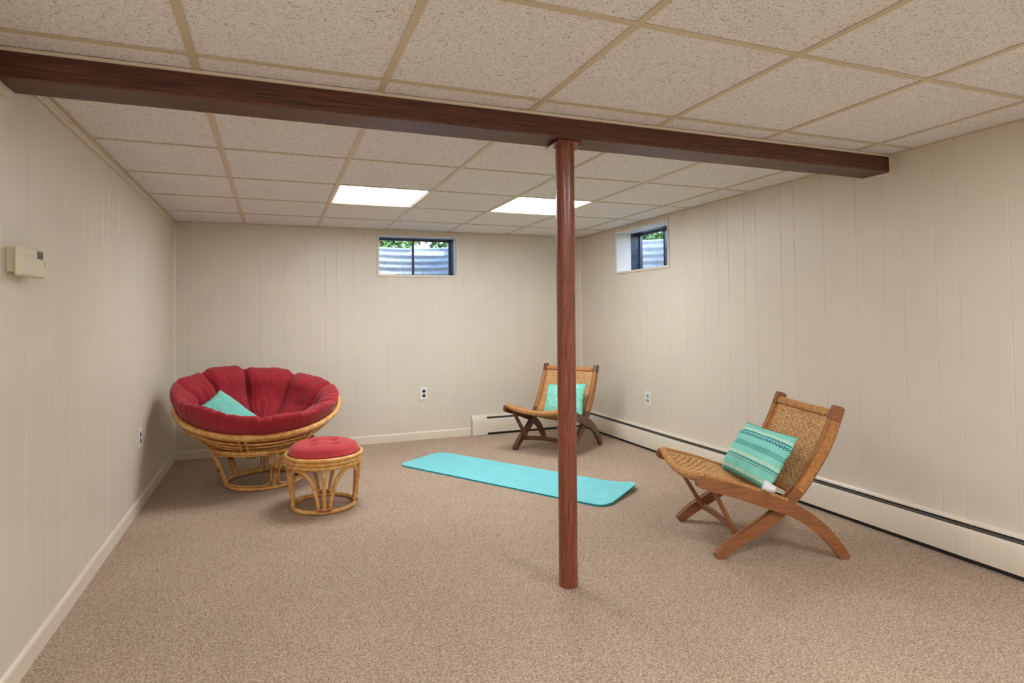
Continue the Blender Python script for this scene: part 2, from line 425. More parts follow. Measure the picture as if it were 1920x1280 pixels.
# ceiling: deck, tiles, grid
deck = MB().box(XL - BT, XR + BT, YF - BT, YB + BT, ZC + .06, ZC + .12).build('ceiling', M['wall_core']); tag(deck, kind='structure', label='dropped ceiling of fissured white tiles in a tan grid')
BY0, BY1, BZ = 2.103, 2.258, 1.905
XS = [XL] + [-.241 + .61 * i for i in range(6)] + [XR]
YS_FAR = [BY1, 2.424, 3.034, 3.644, 4.2545, 4.865, YB]
YS_NEAR = [YF] + [1.979 - .61 * i for i in range(6, -1, -1)] + [BY0]
LIGHTS = [(.369, 3.644), (1.589, 3.644), (-.241, .149), (1.589, .149), (-.241, -1.071), (1.589, -1.071)]  # last four: unseen panels added behind the camera to light the near room
tile_cache = {}
for YS in (YS_FAR, YS_NEAR):
    for j in range(len(YS) - 1):
        for i in range(len(XS) - 1):
            x0, x1, y0, y1 = XS[i], XS[i + 1], YS[j], YS[j + 1]
            if any(abs(x0 - a) < .02 and abs(y0 - b) < .02 for a, b in LIGHTS): continue
            key = (round(x1 - x0, 2), round(y1 - y0, 2))
            if key not in tile_cache:
                hx, hy = (x1 - x0) / 2 - .002, (y1 - y0) / 2 - .002
                tile_cache[key] = MB().box(-hx, hx, -hy, hy, 0, .014, .002).mesh('ceiling_tile', M['tile'])
            o = link('ceiling_tile', tile_cache[key], deck, ((x0 + x1) / 2, (y0 + y1) / 2, ZC + .004))
    for x in XS[1:-1]: MB().box(x - .0125, x + .0125, YS[0], YS[-1], ZC, ZC + .0035, .001).build('grid_bar', M['tbar'], deck)
    for y in YS[1:-1]: MB().box(XL, XR, y - .0115, y + .0115, ZC + .0006, ZC + .0036, .001).build('grid_bar', M['tbar'], deck)
# wall angles
for k, (a, b, c, d) in enumerate(((XL, XR, YB - .02, YB), (XL, XR, BY1, BY1 + .02), (XR - .018, XR, BY1, YB), (XR - .018, XR, YF, BY0), (XL, XL + .02, YF, BY0), (XL, XL + .02, BY1, YB))):
    MB().box(a, b, c, d, ZC - .0004, ZC + .003).build('wall_angle', M['tbar'], deck)

# trims of the setting
tag(MB().box(XL, XL + .010, BY1, YB, ZC - .036, ZC - .0006, .003).build('trim_1', M['trim']), kind='structure', label='cream moulding along top of the left wall')
tag(MB().box(XL, XR, BY0 - .012, BY0 - .0005, ZC - .009, ZC + .002, .002).build('trim_2', M['trim']), kind='structure', label='thin cream strip along top of the brown beam')
mb = MB().box(XR - .007, XR, BY0 - .020, BY0 - .001, BZ - .022, ZC - .001, .002); mb.box(XR - .007, XR, BY0 - .001, BY1 + .012, BZ - .020, BZ - .001, .002)
tag(mb.build('trim_3', M['trim']), kind='structure', label='cream strip around the right end of the beam')
tag(MB().box(XL, XL + .010, 1.2, 2.195, 1.866, 1.888, .002).build('trim_4', M['trim']), kind='structure', label='cream strip on left wall ending under the beam')
def corner_round(name, x, y, sx, sy, z0, z1):
    mb = MB(); r = .014; prof = [(0, 0)] + [(r * math.cos(a) * sx, r * math.sin(a) * sy) for a in [math.pi / 2 * k / 5 for k in range(6)]]
    n = len(prof); mb.v = [(x + p, y + q, z) for z in (z0, z1) for p, q in prof]
    mb.f = [(j, (j + 1) % n, n + (j + 1) % n, n + j) for j in range(n)] + [tuple(range(n)), tuple(range(n, 2 * n))]
    tag(mb.build(name, M['trim'], smooth=40), kind='structure', label='cream quarter round corner trim ' + ('beside the papasan chair' if sx > 0 else 'behind the corner folding chair'))
corner_round('trim_5', XL, YB, 1, -1, .08, ZC - .037); corner_round('trim_6', XR, YB, -1, -1, .2, ZC - .002)
def baseboard(name, axis, label, a0, a1, plane, s):
    mb = MB(); prof = [(0, 0), (.012, 0), (.012, .062), (.009, .070), (.004, .075), (0, .075)]; n = len(prof)
    mb.v = [((plane + s * d, a, z) if axis == 'x' else (a, plane + s * d, z)) for a in (a0, a1) for d, z in prof]
    mb.f = [(j, (j + 1) % n, n + (j + 1) % n, n + j) for j in range(n)] + [tuple(range(n)), tuple(range(n, 2 * n))]
    tag(mb.build(name, M['trim']), kind='structure', label=label)
baseboard('baseboard_left', 'x', 'cream baseboard along the thermostat wall', YF, YB, XL, 1)
baseboard('baseboard_back', 'y', 'cream baseboard behind the papasan chair', XL + .0125, 1.812, YB, -1)

# windows
def window(name, to_world, w, zs, d0, d1, d2, label):
    """to_world(u, d, z): u along wall, d depth into the wall. w=(u0,u1), zs=(z0,z1); white reveal 0..d0, dark buck d0..d1, sash at d1..d2"""
    def tb(mb, u0, u1, a0, a1, z0, z1, bev=0):
        tmp = MB().box(u0, u1, a0, a1, z0, z1, bev); b = len(mb.v); mb.v += [to_world(*p) for p in tmp.v]; mb.f += [tuple(b + i for i in f) for f in tmp.f]
    u0, u1 = w; z0, z1 = zs
    root = MB(); th = .008
    for (a, b, c, e) in ((u0, u0 + th, z0, z1), (u1 - th, u1, z0, z1), (u0 + th, u1 - th, z0, z0 + th), (u0 + th, u1 - th, z1 - th, z1)): tb(root, a, b, -.001, d0, c, e)
    o = root.build(name, M['reveal']); tag(o, kind='structure', label=label)
    f = MB(); 
    for (a, b, c, e) in ((u0 - .014, u0 + .003, z0 - .014, z1 + .012), (u1 - .003, u1 + .014, z0 - .014, z1 + .012), (u0 + .003, u1 - .003, z0 - .014, z0 + .003), (u0 + .003, u1 - .003, z1 - .003, z1 + .012)): tb(f, a, b, -.009, -.0005, c, e, .002)
    f.build('casing', M['trim'], o)
    f = MB(); k = .009
    for (a, b, c, e) in ((u0, u0 + k, z0, z1), (u1 - k, u1, z0, z1), (u0 + k, u1 - k, z0, z0 + k), (u0 + k, u1 - k, z1 - k, z1)): tb(f, a, b, d0, d1, c, e)
    f.build('steel_frame', M['steel_dark'], o)
    um = (u0 + u1) / 2 - .006
    f = MB(); tb(f, um - .0065, um + .0065, d1 - .012, d2, z0 + k, z1 - k, .002); f.build('mullion', M['steel_dark'], o)
    for (a, b) in ((u0 + k, um - .0065), (um + .0065, u1 - k)):
        s_ = MB(); q = .014; ql, qr = (q, .003) if a < um - .1 else (.003, q)
        for (g, h, c, e) in ((a, a + ql, z0 + k, z1 - k), (b - qr, b, z0 + k, z1 - k), (a + ql, b - qr, z0 + k, z0 + k + q * .6), (a + ql, b - qr, z1 - k - q, z1 - k)): tb(s_, g, h, d1 - .004, d2, c, e, .001)
        so = s_.build('sash', M['sash'], o)
        g_ = MB(); tb(g_, a + ql, b - qr, d1 + .006, d1 + .009, z0 + k + q * .6, z1 - k - q); g_.build('pane', M['glass'], so)
        if name == 'window_1':
            c_ = MB(); uu = a + (.058 if a < um - .1 else .055); tb(c_, uu - .011, uu + .011, d1 - .012, d1 - .005, z1 - k - q - .036, z1 - k - q - .008, .002); c_.build('latch_clip', M['sticker'], so)
window('window_1', lambda u, d, z: (u, YB + d, z), W1[:2], W1[2:], .09, .20, .225, 'small two pane basement window in the back wall')
window('window_2', lambda u, d, z: (XR + d, u, z), W2[:2], W2[2:], .16, .26, .285, 'small dark framed basement window in the right wall')

# outside: corrugated window wells, lawn, shrubs
def well(fr, c, label):
    """fr(a,b): along wall a, outward b"""
    o = MB(); nz, na = 44, 40; z0, z1 = 1.38, 1.905; W, D = .58, .46
    for j in range(nz + 1):
        z = z0 + (z1 - z0) * j / nz; off = .011 * math.sin(2 * math.pi * (z - z0) / .068)
        for i in range(na + 1):
            a = math.pi * i / na; n = Vector((math.cos(a) / W, math.sin(a) / D)).normalized()
            p = fr(c + W * math.cos(a) + n.x * off, BT + D * math.sin(a) + n.y * off); o.v.append((p[0], p[1], z))
    o.f = [(j * (na + 1) + i, j * (na + 1) + i + 1, (j + 1) * (na + 1) + i + 1, (j + 1) * (na + 1) + i) for j in range(nz) for i in range(na)]
    ob = o.build('window_well', M['galv'], smooth=True); s = ob.modifiers.new('sheet', 'SOLIDIFY'); s.thickness = .002
    pts = [(*fr(c + W * math.cos(math.pi * i / na), BT + D * math.sin(math.pi * i / na)), z1 + .004) for i in range(na + 1)]
    MB().tube(pts, .008, 8).build('rolled_rim', M['galv'], ob, smooth=True)
    tag(ob, label, 'window well')
well(lambda a, b: (a, YB + b), (W1[0] + W1[1]) / 2, 'corrugated galvanised window well outside the back wall window')
well(lambda a, b: (XR + b, a), (W2[0] + W2[1]) / 2, 'corrugated galvanised window well outside the right wall window')
mb = MB().box(-3, XR + BT, YB + BT + .50, YB + 5, 1.5, 1.88); mb.box(XR + BT + .50, XR + 5, -1, YB + 5, 1.5, 1.88)
tag(mb.build('lawn', M['lawn']), kind='structure', label='grass outside above the window wells')
random.seed(5)
def shrub(loc, rx, ry, rz_, n, label):
    o = MB().tube([(0, 0, 0), (.02, .01, rz_ * .6), (.0, .03, rz_ * 1.1)], [.02, .016, .008], 7)
    root = empty('shrub', loc); o.build('stem', M['bark'], root, smooth=True)
    lf = MB()
    for _ in range(n):
        while True:
            p = Vector((random.uniform(-1, 1), random.uniform(-1, 1), random.uniform(-1, 1)))
            if .3 < p.length < 1: break
        c = Vector((p.x * rx, p.y * ry, rz_ + p.z * rz_ * .95))
        d = Vector((random.gauss(0, 1), random.gauss(0, 1), random.gauss(0, .6))).normalized(); e = d.orthogonal().normalized(); L = random.uniform(.03, .055)
        b = len(lf.v); m_ = d.cross(e) * L * .12
        lf.v += [tuple(c - d * L), tuple(c + e * L * .45 + m_), tuple(c + d * L), tuple(c - e * L * .45 + m_)]; lf.f += [(b, b + 1, b + 2), (b, b + 2, b + 3)]
    tag(lf.build('foliage', M['leaf'], root), kind='stuff')
    tag(root, label, 'shrub')
shrub((1.0, YB + 1.6, 1.88), .75, .4, .32, 3200, 'yellow green shrub above the back wall window well')
shrub((2.5, YB + 1.75, 1.88), .7, .4, .34, 2800, 'green shrub right of the back wall window well')
shrub((XR + 1.65, 6.15, 1.88), .45, .8, .34, 3200, 'green shrub above the right wall window well')

# ------------------------------------------------------------------ beam and post
bm_ = MB(); nx = 60; rb = .006
def beam_ring(x):
    w1 = .0016 * noise.noise((x * 3, 1, 0)); w2 = .0016 * noise.noise((x * 3, 7, 0))
    y0, y1, z0, z1 = BY0 + w1, BY1, BZ + w2, ZC + .03
    return [(y0 + rb, z0), (y1 - rb, z0), (y1, z0 + rb), (y1, z1), (y0, z1), (y0, z0 + rb)]
for i in range(nx + 1):
    x = XL + .0005 + (XR - XL - .001) * i / nx
    bm_.v += [(x, y, z) for y, z in beam_ring(x)]
bm_.f = [(i * 6 + k, i * 6 + (k + 1) % 6, (i + 1) * 6 + (k + 1) % 6, (i + 1) * 6 + k) for i in range(nx) for k in range(6)] + [tuple(range(6)), tuple(nx * 6 + k for k in range(6))]
tag(bm_.build('ceiling_beam', M['beam'], smooth=25), 'dark reddish brown rough sawn beam crossing the ceiling', 'beam')
PX, PY, PR = 1.193, 2.242, .0405
PYT = 2.185
post = empty('support_post', (PX, PY, 0)); tag(post, 'glossy reddish brown round post standing under the ceiling beam', 'post')
TOPP = Vector((-.014, -.052, BZ - .004))
# the post leans a touch towards the camera at the top
pts = [Vector((0, 0, .0)).lerp(TOPP, k / 24) for k in range(25)]
MB().tube(pts, [PR * (1.02 if k == 0 else 1) for k in range(25)], 36, upv=(1, 0, 0)).build('shaft', M['pole'], post, smooth=60)
cp = MB().box(TOPP.x - .055, TOPP.x + .055, TOPP.y - .055, TOPP.y + .055, BZ - .008, BZ - .0005, .0015)
cpo = cp.build('cap_plate', M['pole'], post)
for sx in (-1, 1):
    w = MB(); o_ = TOPP.x + sx * .055; w.v = [(o_ - sx * .018, TOPP.y - .05, BZ - .008), (o_ + sx * .012, TOPP.y - .05, BZ - .016), (o_ + sx * .012, TOPP.y + .05, BZ - .016), (o_ - sx * .018, TOPP.y + .05, BZ - .008), (o_ - sx * .018, TOPP.y - .05, BZ - .003), (o_ + sx * .014, TOPP.y - .05, BZ - .012), (o_ + sx * .014, TOPP.y + .05, BZ - .012), (o_ - sx * .018, TOPP.y + .05, BZ - .003)]
    w.f = [(0, 1, 2, 3), (4, 5, 6, 7), (0, 1, 5, 4), (1, 2, 6, 5), (2, 3, 7, 6), (3, 0, 4, 7)]; w.build('plate_tab', M['pole'], post)
    MB().lathe([(.006, -.006), (.006, 0)], (TOPP.x + sx * .052, TOPP.y - .035, BZ - .012), 8).build('bolt', M['bolt'], post)

# ------------------------------------------------------------------ ceiling lights
LBL = ['lit square ceiling light panel in line with the back wall window', 'lit square ceiling light panel partly behind the brown post',
       'added unseen lit square ceiling panel behind the camera toward the thermostat wall', 'added unseen lit square ceiling panel behind the camera toward the heater wall',
       'added unseen lit square ceiling panel by the rear wall toward the thermostat wall', 'added unseen lit square ceiling panel by the rear wall toward the heater wall']
for (x, y), lb in zip(LIGHTS, LBL):
    r = empty('ceiling_light', (x + .305, y + .305, ZC)); tag(r, lb, 'ceiling light', 'square ceiling light panels')
    f = MB(); h = .2925
    for a, b, c, d in ((-h, h, -h, -h + .012), (-h, h, h - .012, h), (-h, -h + .012, -h + .012, h - .012), (h - .012, h, -h + .012, h - .012)): f.box(a, b, c, d, .004, .03)
    f.build('frame', M['plastic_white'], r)
    MB().box(-h + .0125, h - .0125, -h + .0125, h - .0125, .006, .02).build('diffuser', M['diffuser'], r)

# ------------------------------------------------------------------ baseboard heaters
HT, HD = .190, .062
def heater_section(prof, a0, a1, frame):
    mb = MB(); n = len(prof); mb.v = [frame(a, d, z) for a in (a0, a1) for d, z in prof]
    mb.f = [(j, (j + 1) % n, n + (j + 1) % n, n + j) for j in range(n)] + [tuple(range(n)), tuple(range(n, 2 * n))]; return mb
BACKP = [(.0005, .02), (.004, .02), (.004, .181), (.030, .181), (.034, .174), (.036, .174), (.033, .184), (.028, HT), (.0005, HT)]
FRONT = [(HD - .004, .026), (HD, .024), (HD, .138), (HD - .010, .157), (HD - .014, .155), (HD - .005, .136), (HD - .004, .030)]
FINS = [(.006, .05), (.044, .05), (.044, .128), (.006, .128)]
DAMP = [(.006, .172), (.044, .158), (.044, .160), (.006, .174)]
FOOT = [(.0005, .0), (.045, .0), (.045, .022), (.0005, .022)]
CAP = [(.0005, .004), (HD + .002, .004), (HD + .002, .139), (HD - .008, .160), (.034, HT + .001), (.0005, HT + .001)]
def heater(label, frame, a0, a1, joints, caps):
    r = empty('baseboard_heater', (0, 0, 0)); tag(r, label, 'heater', 'baseboard heaters')
    heater_section(BACKP, a0, a1, frame).build('back_plate', M['heater'], r)
    heater_section(FINS, a0 + .01, a1 - .01, frame).build('fin_element', M['fin_dark'], r)
    heater_section(DAMP, a0 + .01, a1 - .01, frame).build('damper', M['fin_metal'], r)
    heater_section(FOOT, a0 + .01, a1 - .01, frame).build('base_strip', M['fin_dark'], r)
    J = [a0] + joints + [a1]
    for i in range(len(J) - 1): heater_section(FRONT, J[i] + .0012, J[i + 1] - .0012, frame).build('front_cover', M['heater'], r, smooth=30)
    for b0, b1, full in caps:
        heater_section(CAP if full else [(d + .004 if d > .03 else d, z + .001) for d, z in FRONT], b0, b1, frame).build('end_cap' if full else 'splice_cover', M['heater'], r, smooth=30)
heater('long cream baseboard heater along the right wall', lambda a, d, z: (XR - d, a, z), YF + .02, YB - .012, [.0, 1.795, 3.58], [(1.735, 1.797, 0), (3.555, 3.615, 0)])
heater('short cream baseboard heater on the back wall behind the folding chair', lambda a, d, z: (a, YB - d, z), 1.815, XR - .068, [], [(1.814, 1.966, 1)])

# ------------------------------------------------------------------ outlets, thermostat, hooks
def outlet(frame, label, socket):
    """frame(a, d, z) with the plate centred on the origin"""
    r = empty('wall_outlet', (0, 0, 0)); tag(r, label, 'outlet', 'duplex wall outlets')
    def part(name, m_, rects, parent=r, bev=.0):
        mb = MB()
        for a0, a1, d0, d1, z0, z1 in rects:
            tmp = MB().box(a0, a1, d0, d1, z0, z1, bev); b = len(mb.v); mb.v += [frame(*p) for p in tmp.v]; mb.f += [tuple(b + i for i in f) for f in tmp.f]
        return mb.build(name, m_, parent)
    part('plate', M['plastic_white'], [(-.037, .037, .0005, .006, -.060, .060)], bev=.002)
    for s in (-1, 1):
        mb = MB(); n = 20; zc = s * .0215
        ring = []
        for k in range(n):
            a = 2 * math.pi * k / n; ring.append((max(-.0165, min(.0165, .0195 * math.cos(a))), .0145 * math.sin(a) + zc))
        mb.v = [frame(a, d, z) for d in (.004, .0078) for a, z in ring]
        mb.f = [(j, (j + 1) % n, n + (j + 1) % n, n + j) for j in range(n)] + [tuple(range(n)), tuple(range(n, 2 * n))]
        so = mb.build('socket', socket, r)
        part('slot', M['slot_black'], [(-.0075, -.0055, .0075, .0082, zc - .001, zc + .008), (.0055, .0075, .0075, .0082, zc + .0, zc + .007), (-.002, .002, .0075, .0082, zc - .010, zc - .006)], so)
    part('screw', M['bolt'], [(-.003, .003, .005, .0072, -.003, .003)])
outlet(lambda a, d, z: (1.342 + a, YB - d, .436 + z), 'white outlet plate with dark sockets on the back wall', M['socket_dark'])
outlet(lambda a, d, z: (XR - d, 4.238 + a, .434 + z), 'white outlet plate with grey sockets above the long heater', M['socket_grey'])
outlet(lambda a, d, z: (XL + d, 4.105 + a, .437 + z), 'white outlet plate with dark sockets on thermostat wall near the papasan', M['socket_dark'])

th = empty('thermostat', (XL, 2.265, 1.358)); tag(th, 'ivory digital thermostat box mounted on the left wall', 'thermostat')
MB().box(.0005, .031, -.072, .085, -.036, .043, .002).build('wall_plate', M['plastic_ivory2'], th)
body = MB().box(.031, .052, -.098, .093, -.049, .047, .004).build('body', M['plastic_ivory'], th)
MB().box(.051, .0545, -.094, .088, -.045, .014, .0015).build('flip_door', M['plastic_ivory'], body)
MB().box(.051, .0535, -.092, -.01, .017, .043, .001).build('label_panel', M['plastic_ivory'], body)
lcd = MB().box(.051, .0535, .022, .07, .012, .040, .0006).build('display', M['lcd'], body)
sg = MB()
for a in (.034, .046, .058): sg.box(.0533, .0541, a, a + .0022, .018, .034)
sg.build('digits', M['lcd_ink'], lcd)
MB().box(.0535, .0562, .074, .086, -.008, .010, .0008).build('button', M['plastic_ivory2'], body)

def hook(frame, label):
    r = empty('wall_hook', (0, 0, 0)); tag(r, label, 'hook', 'small painted screw hooks')
    def tr_(mb): mb.v = [frame(*p) for p in mb.v]; return mb
    tr_(MB().tube([(0, .0005, 0), (0, .018, 0)], .0045, 8)).build('shank', M['trim'], r, smooth=50)
    tr_(MB().tube([(0, .017, 0), (0, .020, 0), (0, .026, 0), (0, .029, 0)], [.005, .010, .010, .005], 10)).build('knob', M['trim'], r, smooth=50)
hook(lambda a, d, z: (.681 + a, YB - d, 1.938 + z), 'tiny painted knob high on the back wall left of the window')
hook(lambda a, d, z: (1.912 + a, YB - d, 1.943 + z), 'tiny painted knob high on the back wall right of the window')
hook(lambda a, d, z: (XR - d, 3.735 + a, 1.95 + z), 'tiny painted knob high on the right wall beside the window')

# ------------------------------------------------------------------ exercise mat
mm = MB(); L_, W_, TH = 1.775, .515, .011
ma = Vector((.5455, -.838, 0)); mp = Vector((.838, .5455, 0)); A0 = Vector((.908, 4.512, 0))
nu, nv, rc = 64, 20, .075
def mat_pt(i, j):
    u = L_ * i / nu; v = W_ * j / nv
    # rounded corners: pull the rim points in
    du = min(u, L_ - u); dv = min(v, W_ - v)
    if du < rc:
        w = rc - math.sqrt(max(rc * rc - (rc - du) ** 2, 0)); v = max(w, min(W_ - w, w + (v) * (W_ - 2 * w) / W_))
    lift = .034 * max(0, (u - (L_ - .26)) / .26) ** 2 * (.15 + .85 * (v / W_) ** 1.3)
    return A0 + ma * u + mp * v + Vector((0, 0, lift))
for i in range(nu + 1):
    for j in range(nv + 1): mm.v.append(tuple(mat_pt(i, j) + Vector((0, 0, TH))))
nb = len(mm.v)
for i in range(nu + 1):
    for j in range(nv + 1): mm.v.append(tuple(mat_pt(i, j) + Vector((0, 0, .0005))))
q = nv + 1
for i in range(nu):
    for j in range(nv):
        mm.f.append((i * q + j, i * q + j + 1, (i + 1) * q + j + 1, (i + 1) * q + j)); mm.f.append((nb + i * q + j, nb + (i + 1) * q + j, nb + (i + 1) * q + j + 1, nb + i * q + j + 1))
rim = [(i, 0) for i in range(nu)] + [(nu, j) for j in range(nv)] + [(i, nv) for i in range(nu, 0, -1)] + [(0, j) for j in range(nv, 0, -1)]
ne = len(mm.f)
for k in range(len(rim)):
    a, b = rim[k], rim[(k + 1) % len(rim)]; ia, ib = a[0] * q + a[1], b[0] * q + b[1]; mm.f.append((ia, ib, nb + ib, nb + ia))
mo = mm.build('exercise_mat', M['mat_foam'], smooth=50); mo.data.materials.append(M['mat_edge'])
for p_ in mo.data.polygons[ne:]: p_.material_index = 1
tag(mo, 'turquoise foam exercise mat with one curled corner lying on the carpet', 'mat')

# ------------------------------------------------------------------ cushions helper
def pillow(name, w, h, t_, m_, nx=34, ny=26, ear=.05, wr=.004, seed=0, bend=None):
    mb = MB(); mb.uv = []
    def pt(u, v, s):
        x, y = u * 2 - 1, v * 2 - 1
        px = x * (1 - ear * (1 - y * y) * abs(x) ** 3); py = y * (1 - ear * (1 - x * x) * abs(y) ** 3)
        e = max(0.0, (1 - abs(x) ** 2.8)) ** .64 * max(0.0, (1 - abs(y) ** 2.8)) ** .64
        wv = noise.noise((x * 2.6 + seed, y * 2.6, s * 3.0 + seed)) * wr * 2.2 * min(1, e * 3) + noise.noise((x * 7 + seed, y * 7, s)) * wr * .6 * min(1, e * 3)
        p = Vector((px * w / 2, py * h / 2, s * (e * t_ / 2 + wv)))
        if bend: p = bend(p)
        return tuple(p)
    q = ny + 1
    def arc(f, n):
        P = [Vector(f(i / n)) for i in range(n + 1)]; c = [0.0]
        for a, b in zip(P, P[1:]): c.append(c[-1] + (b - a).length)
        return [x / c[-1] for x in c]
    au = arc(lambda u: pt(u, .5, 1), nx); av = arc(lambda v: pt(.5, v, 1), ny)
    for s in (1, -1):
        for i in range(nx + 1):
            for j in range(ny + 1):
                mb.v.append(pt(i / nx, j / ny, s)); mb.uv.append((au[i], av[j]))
    nb = (nx + 1) * q
    for i in range(nx):
        for j in range(ny):
            mb.f.append((i * q + j, i * q + j + 1, (i + 1) * q + j + 1, (i + 1) * q + j)); mb.f.append((nb + i * q + j, nb + (i + 1) * q + j, nb + (i + 1) * q + j + 1, nb + i * q + j + 1))
    me = mb.mesh(name, m_, True)
    import bmesh
    b = bmesh.new(); b.from_mesh(me); bmesh.ops.remove_doubles(b, verts=b.verts, dist=1e-5); bmesh.ops.recalc_face_normals(b, faces=b.faces); b.to_mesh(me); b.free()
    return link(name, me)
def place(o, c, ex, ey):
    ex = Vector(ex).normalized(); ey = Vector(ey); ey = (ey - ex * ey.dot(ex)).normalized(); ez = ex.cross(ey)
    o.matrix_world = Matrix(((ex.x, ey.x, ez.x, c[0]), (ex.y, ey.y, ez.y, c[1]), (ex.z, ey.z, ez.z, c[2]), (0, 0, 0, 1)))

# ------------------------------------------------------------------ papasan chair
PC = Vector((-.073, 4.466, 0))
pap = empty('papasan_chair', PC); tag(pap, 'round rattan papasan chair with a deep red cushion', 'chair')
def ring(R_, z, r, n=72, c=(0, 0)): return MB().tube([(c[0] + R_ * math.cos(2 * math.pi * k / n), c[1] + R_ * math.sin(2 * math.pi * k / n), z) for k in range(n)], r, 10, closed=True)
RB, RT_, ZT = .255, .352, .276
ring(RB, .0135, .0135).build('floor_ring', M['rattan'], pap, smooth=True)
ring(RT_, ZT, .0145).build('stand_ring', M['rattan'], pap, smooth=True)
def cone(a, t): R_ = RB + (RT_ - RB) * t; return Vector((R_ * math.cos(a), R_ * math.sin(a), .0135 + (ZT - .0135) * t))
AN = [math.radians(a) for a in (-75, -158, 141, 90, 35, -20)]
for i, a in enumerate(AN):
    p = MB().tube([cone(a, .04), cone(a, .5), cone(a, .96)], .0125, 10, flat=(1, .75)).build('leg', M['rattan'], pap, smooth=60)
    mid = cone(a, .5); MB().tube([cone(a, .44) , cone(a, .50), cone(a, .56)], .0185, 10).build('binding', M['binding'], p, smooth=60)
    b = AN[(i + 1) % 6]
    while b > a: b -= 2 * math.pi
    lo, hi = b + .085, a - .085; loop = []
    def corner(ac, tc, sa, st, k):     # quarter turns of the cane loop
        for e in range(6):
            f = e / 5 * math.pi / 2
            ca, cb = (math.cos(f), math.sin(f)) if k % 2 == 0 else (math.sin(f), math.cos(f))
            loop.append(cone(ac + sa * .16 * ca, tc + st * .16 * cb))
    ra = .16
    corner(hi - ra, .93 - .16, 1, 1, 0); 
    for e in range(1, 8): loop.append(cone(hi - ra + (lo + ra - hi + ra) * e / 8, .93))
    corner(lo + ra, .93 - .16, -1, 1, 1)
    corner(lo + ra, .08 + .16, -1, -1, 0)
    for e in range(1, 8): loop.append(cone(lo + ra + (hi - ra - lo - ra) * e / 8, .08))
    corner(hi - ra, .08 + .16, 1, -1, 1)
    MB().tube(loop, .0062, 8, closed=True).build('cane_loop', M['rattan'], pap, smooth=True)
# basket: a shallow spherical bowl tipped towards the camera
nB = Vector((.023, -.29, 1)).normalized(); OB = Vector((-.096, 4.523, .5565)) - PC; dS, RS = .204, .5925
CS = OB + nB * dS
e1 = (Vector((0, 1, 0)) - nB * nB.y).normalized(); e2 = e1.cross(nB)      # e1: to the back, e2: to the right
D2 = math.radians
PM = math.atan2(.5565, dS)
def bowl(phi, th, r=RS):
    k_ = max(0.0, min(1.0, (PM - phi) / D2(22))); r -= .030 * k_ * k_ * (3 - 2 * k_)
    return CS + (-nB * math.cos(phi) + (e1 * math.cos(th) + e2 * math.sin(th)) * math.sin(phi)) * r
def bring(phi, r, rad=RS, n=80): return MB().tube([bowl(phi, 2 * math.pi * k / n, rad) for k in range(n)], r, 10, closed=True)
rimo = bring(PM, .0195).build('basket_rim', M['rattan'], pap, smooth=True)
for k in range(8):
    a = D2(-173 + 45 * k); MB().tube([bowl(PM, a + D2(d)) for d in (-3.2, -1, 1, 3.2)], .0212, 12).build('binding', M['binding'] if k % 3 == 2 else M['rattan'], rimo, smooth=60)
for k, ph in enumerate((66.5, 61.5, 56, 50, 43, 35, 26, 16)):
    bring(D2(ph), .0085, RS - .004).build('basket_ring', M['rattan'], pap, smooth=True)
for k in range(8):
    a = D2(-170 + 45 * k)
    for s in (-1, 1):
        MB().tube([bowl(PM - D2(70) * q_ / 10, a + s * D2(2.0 + 2.2 * q_ / 10), RS + .008) for q_ in range(11)], .0085, 8).build('basket_rib', M['rattan'], pap, smooth=60)
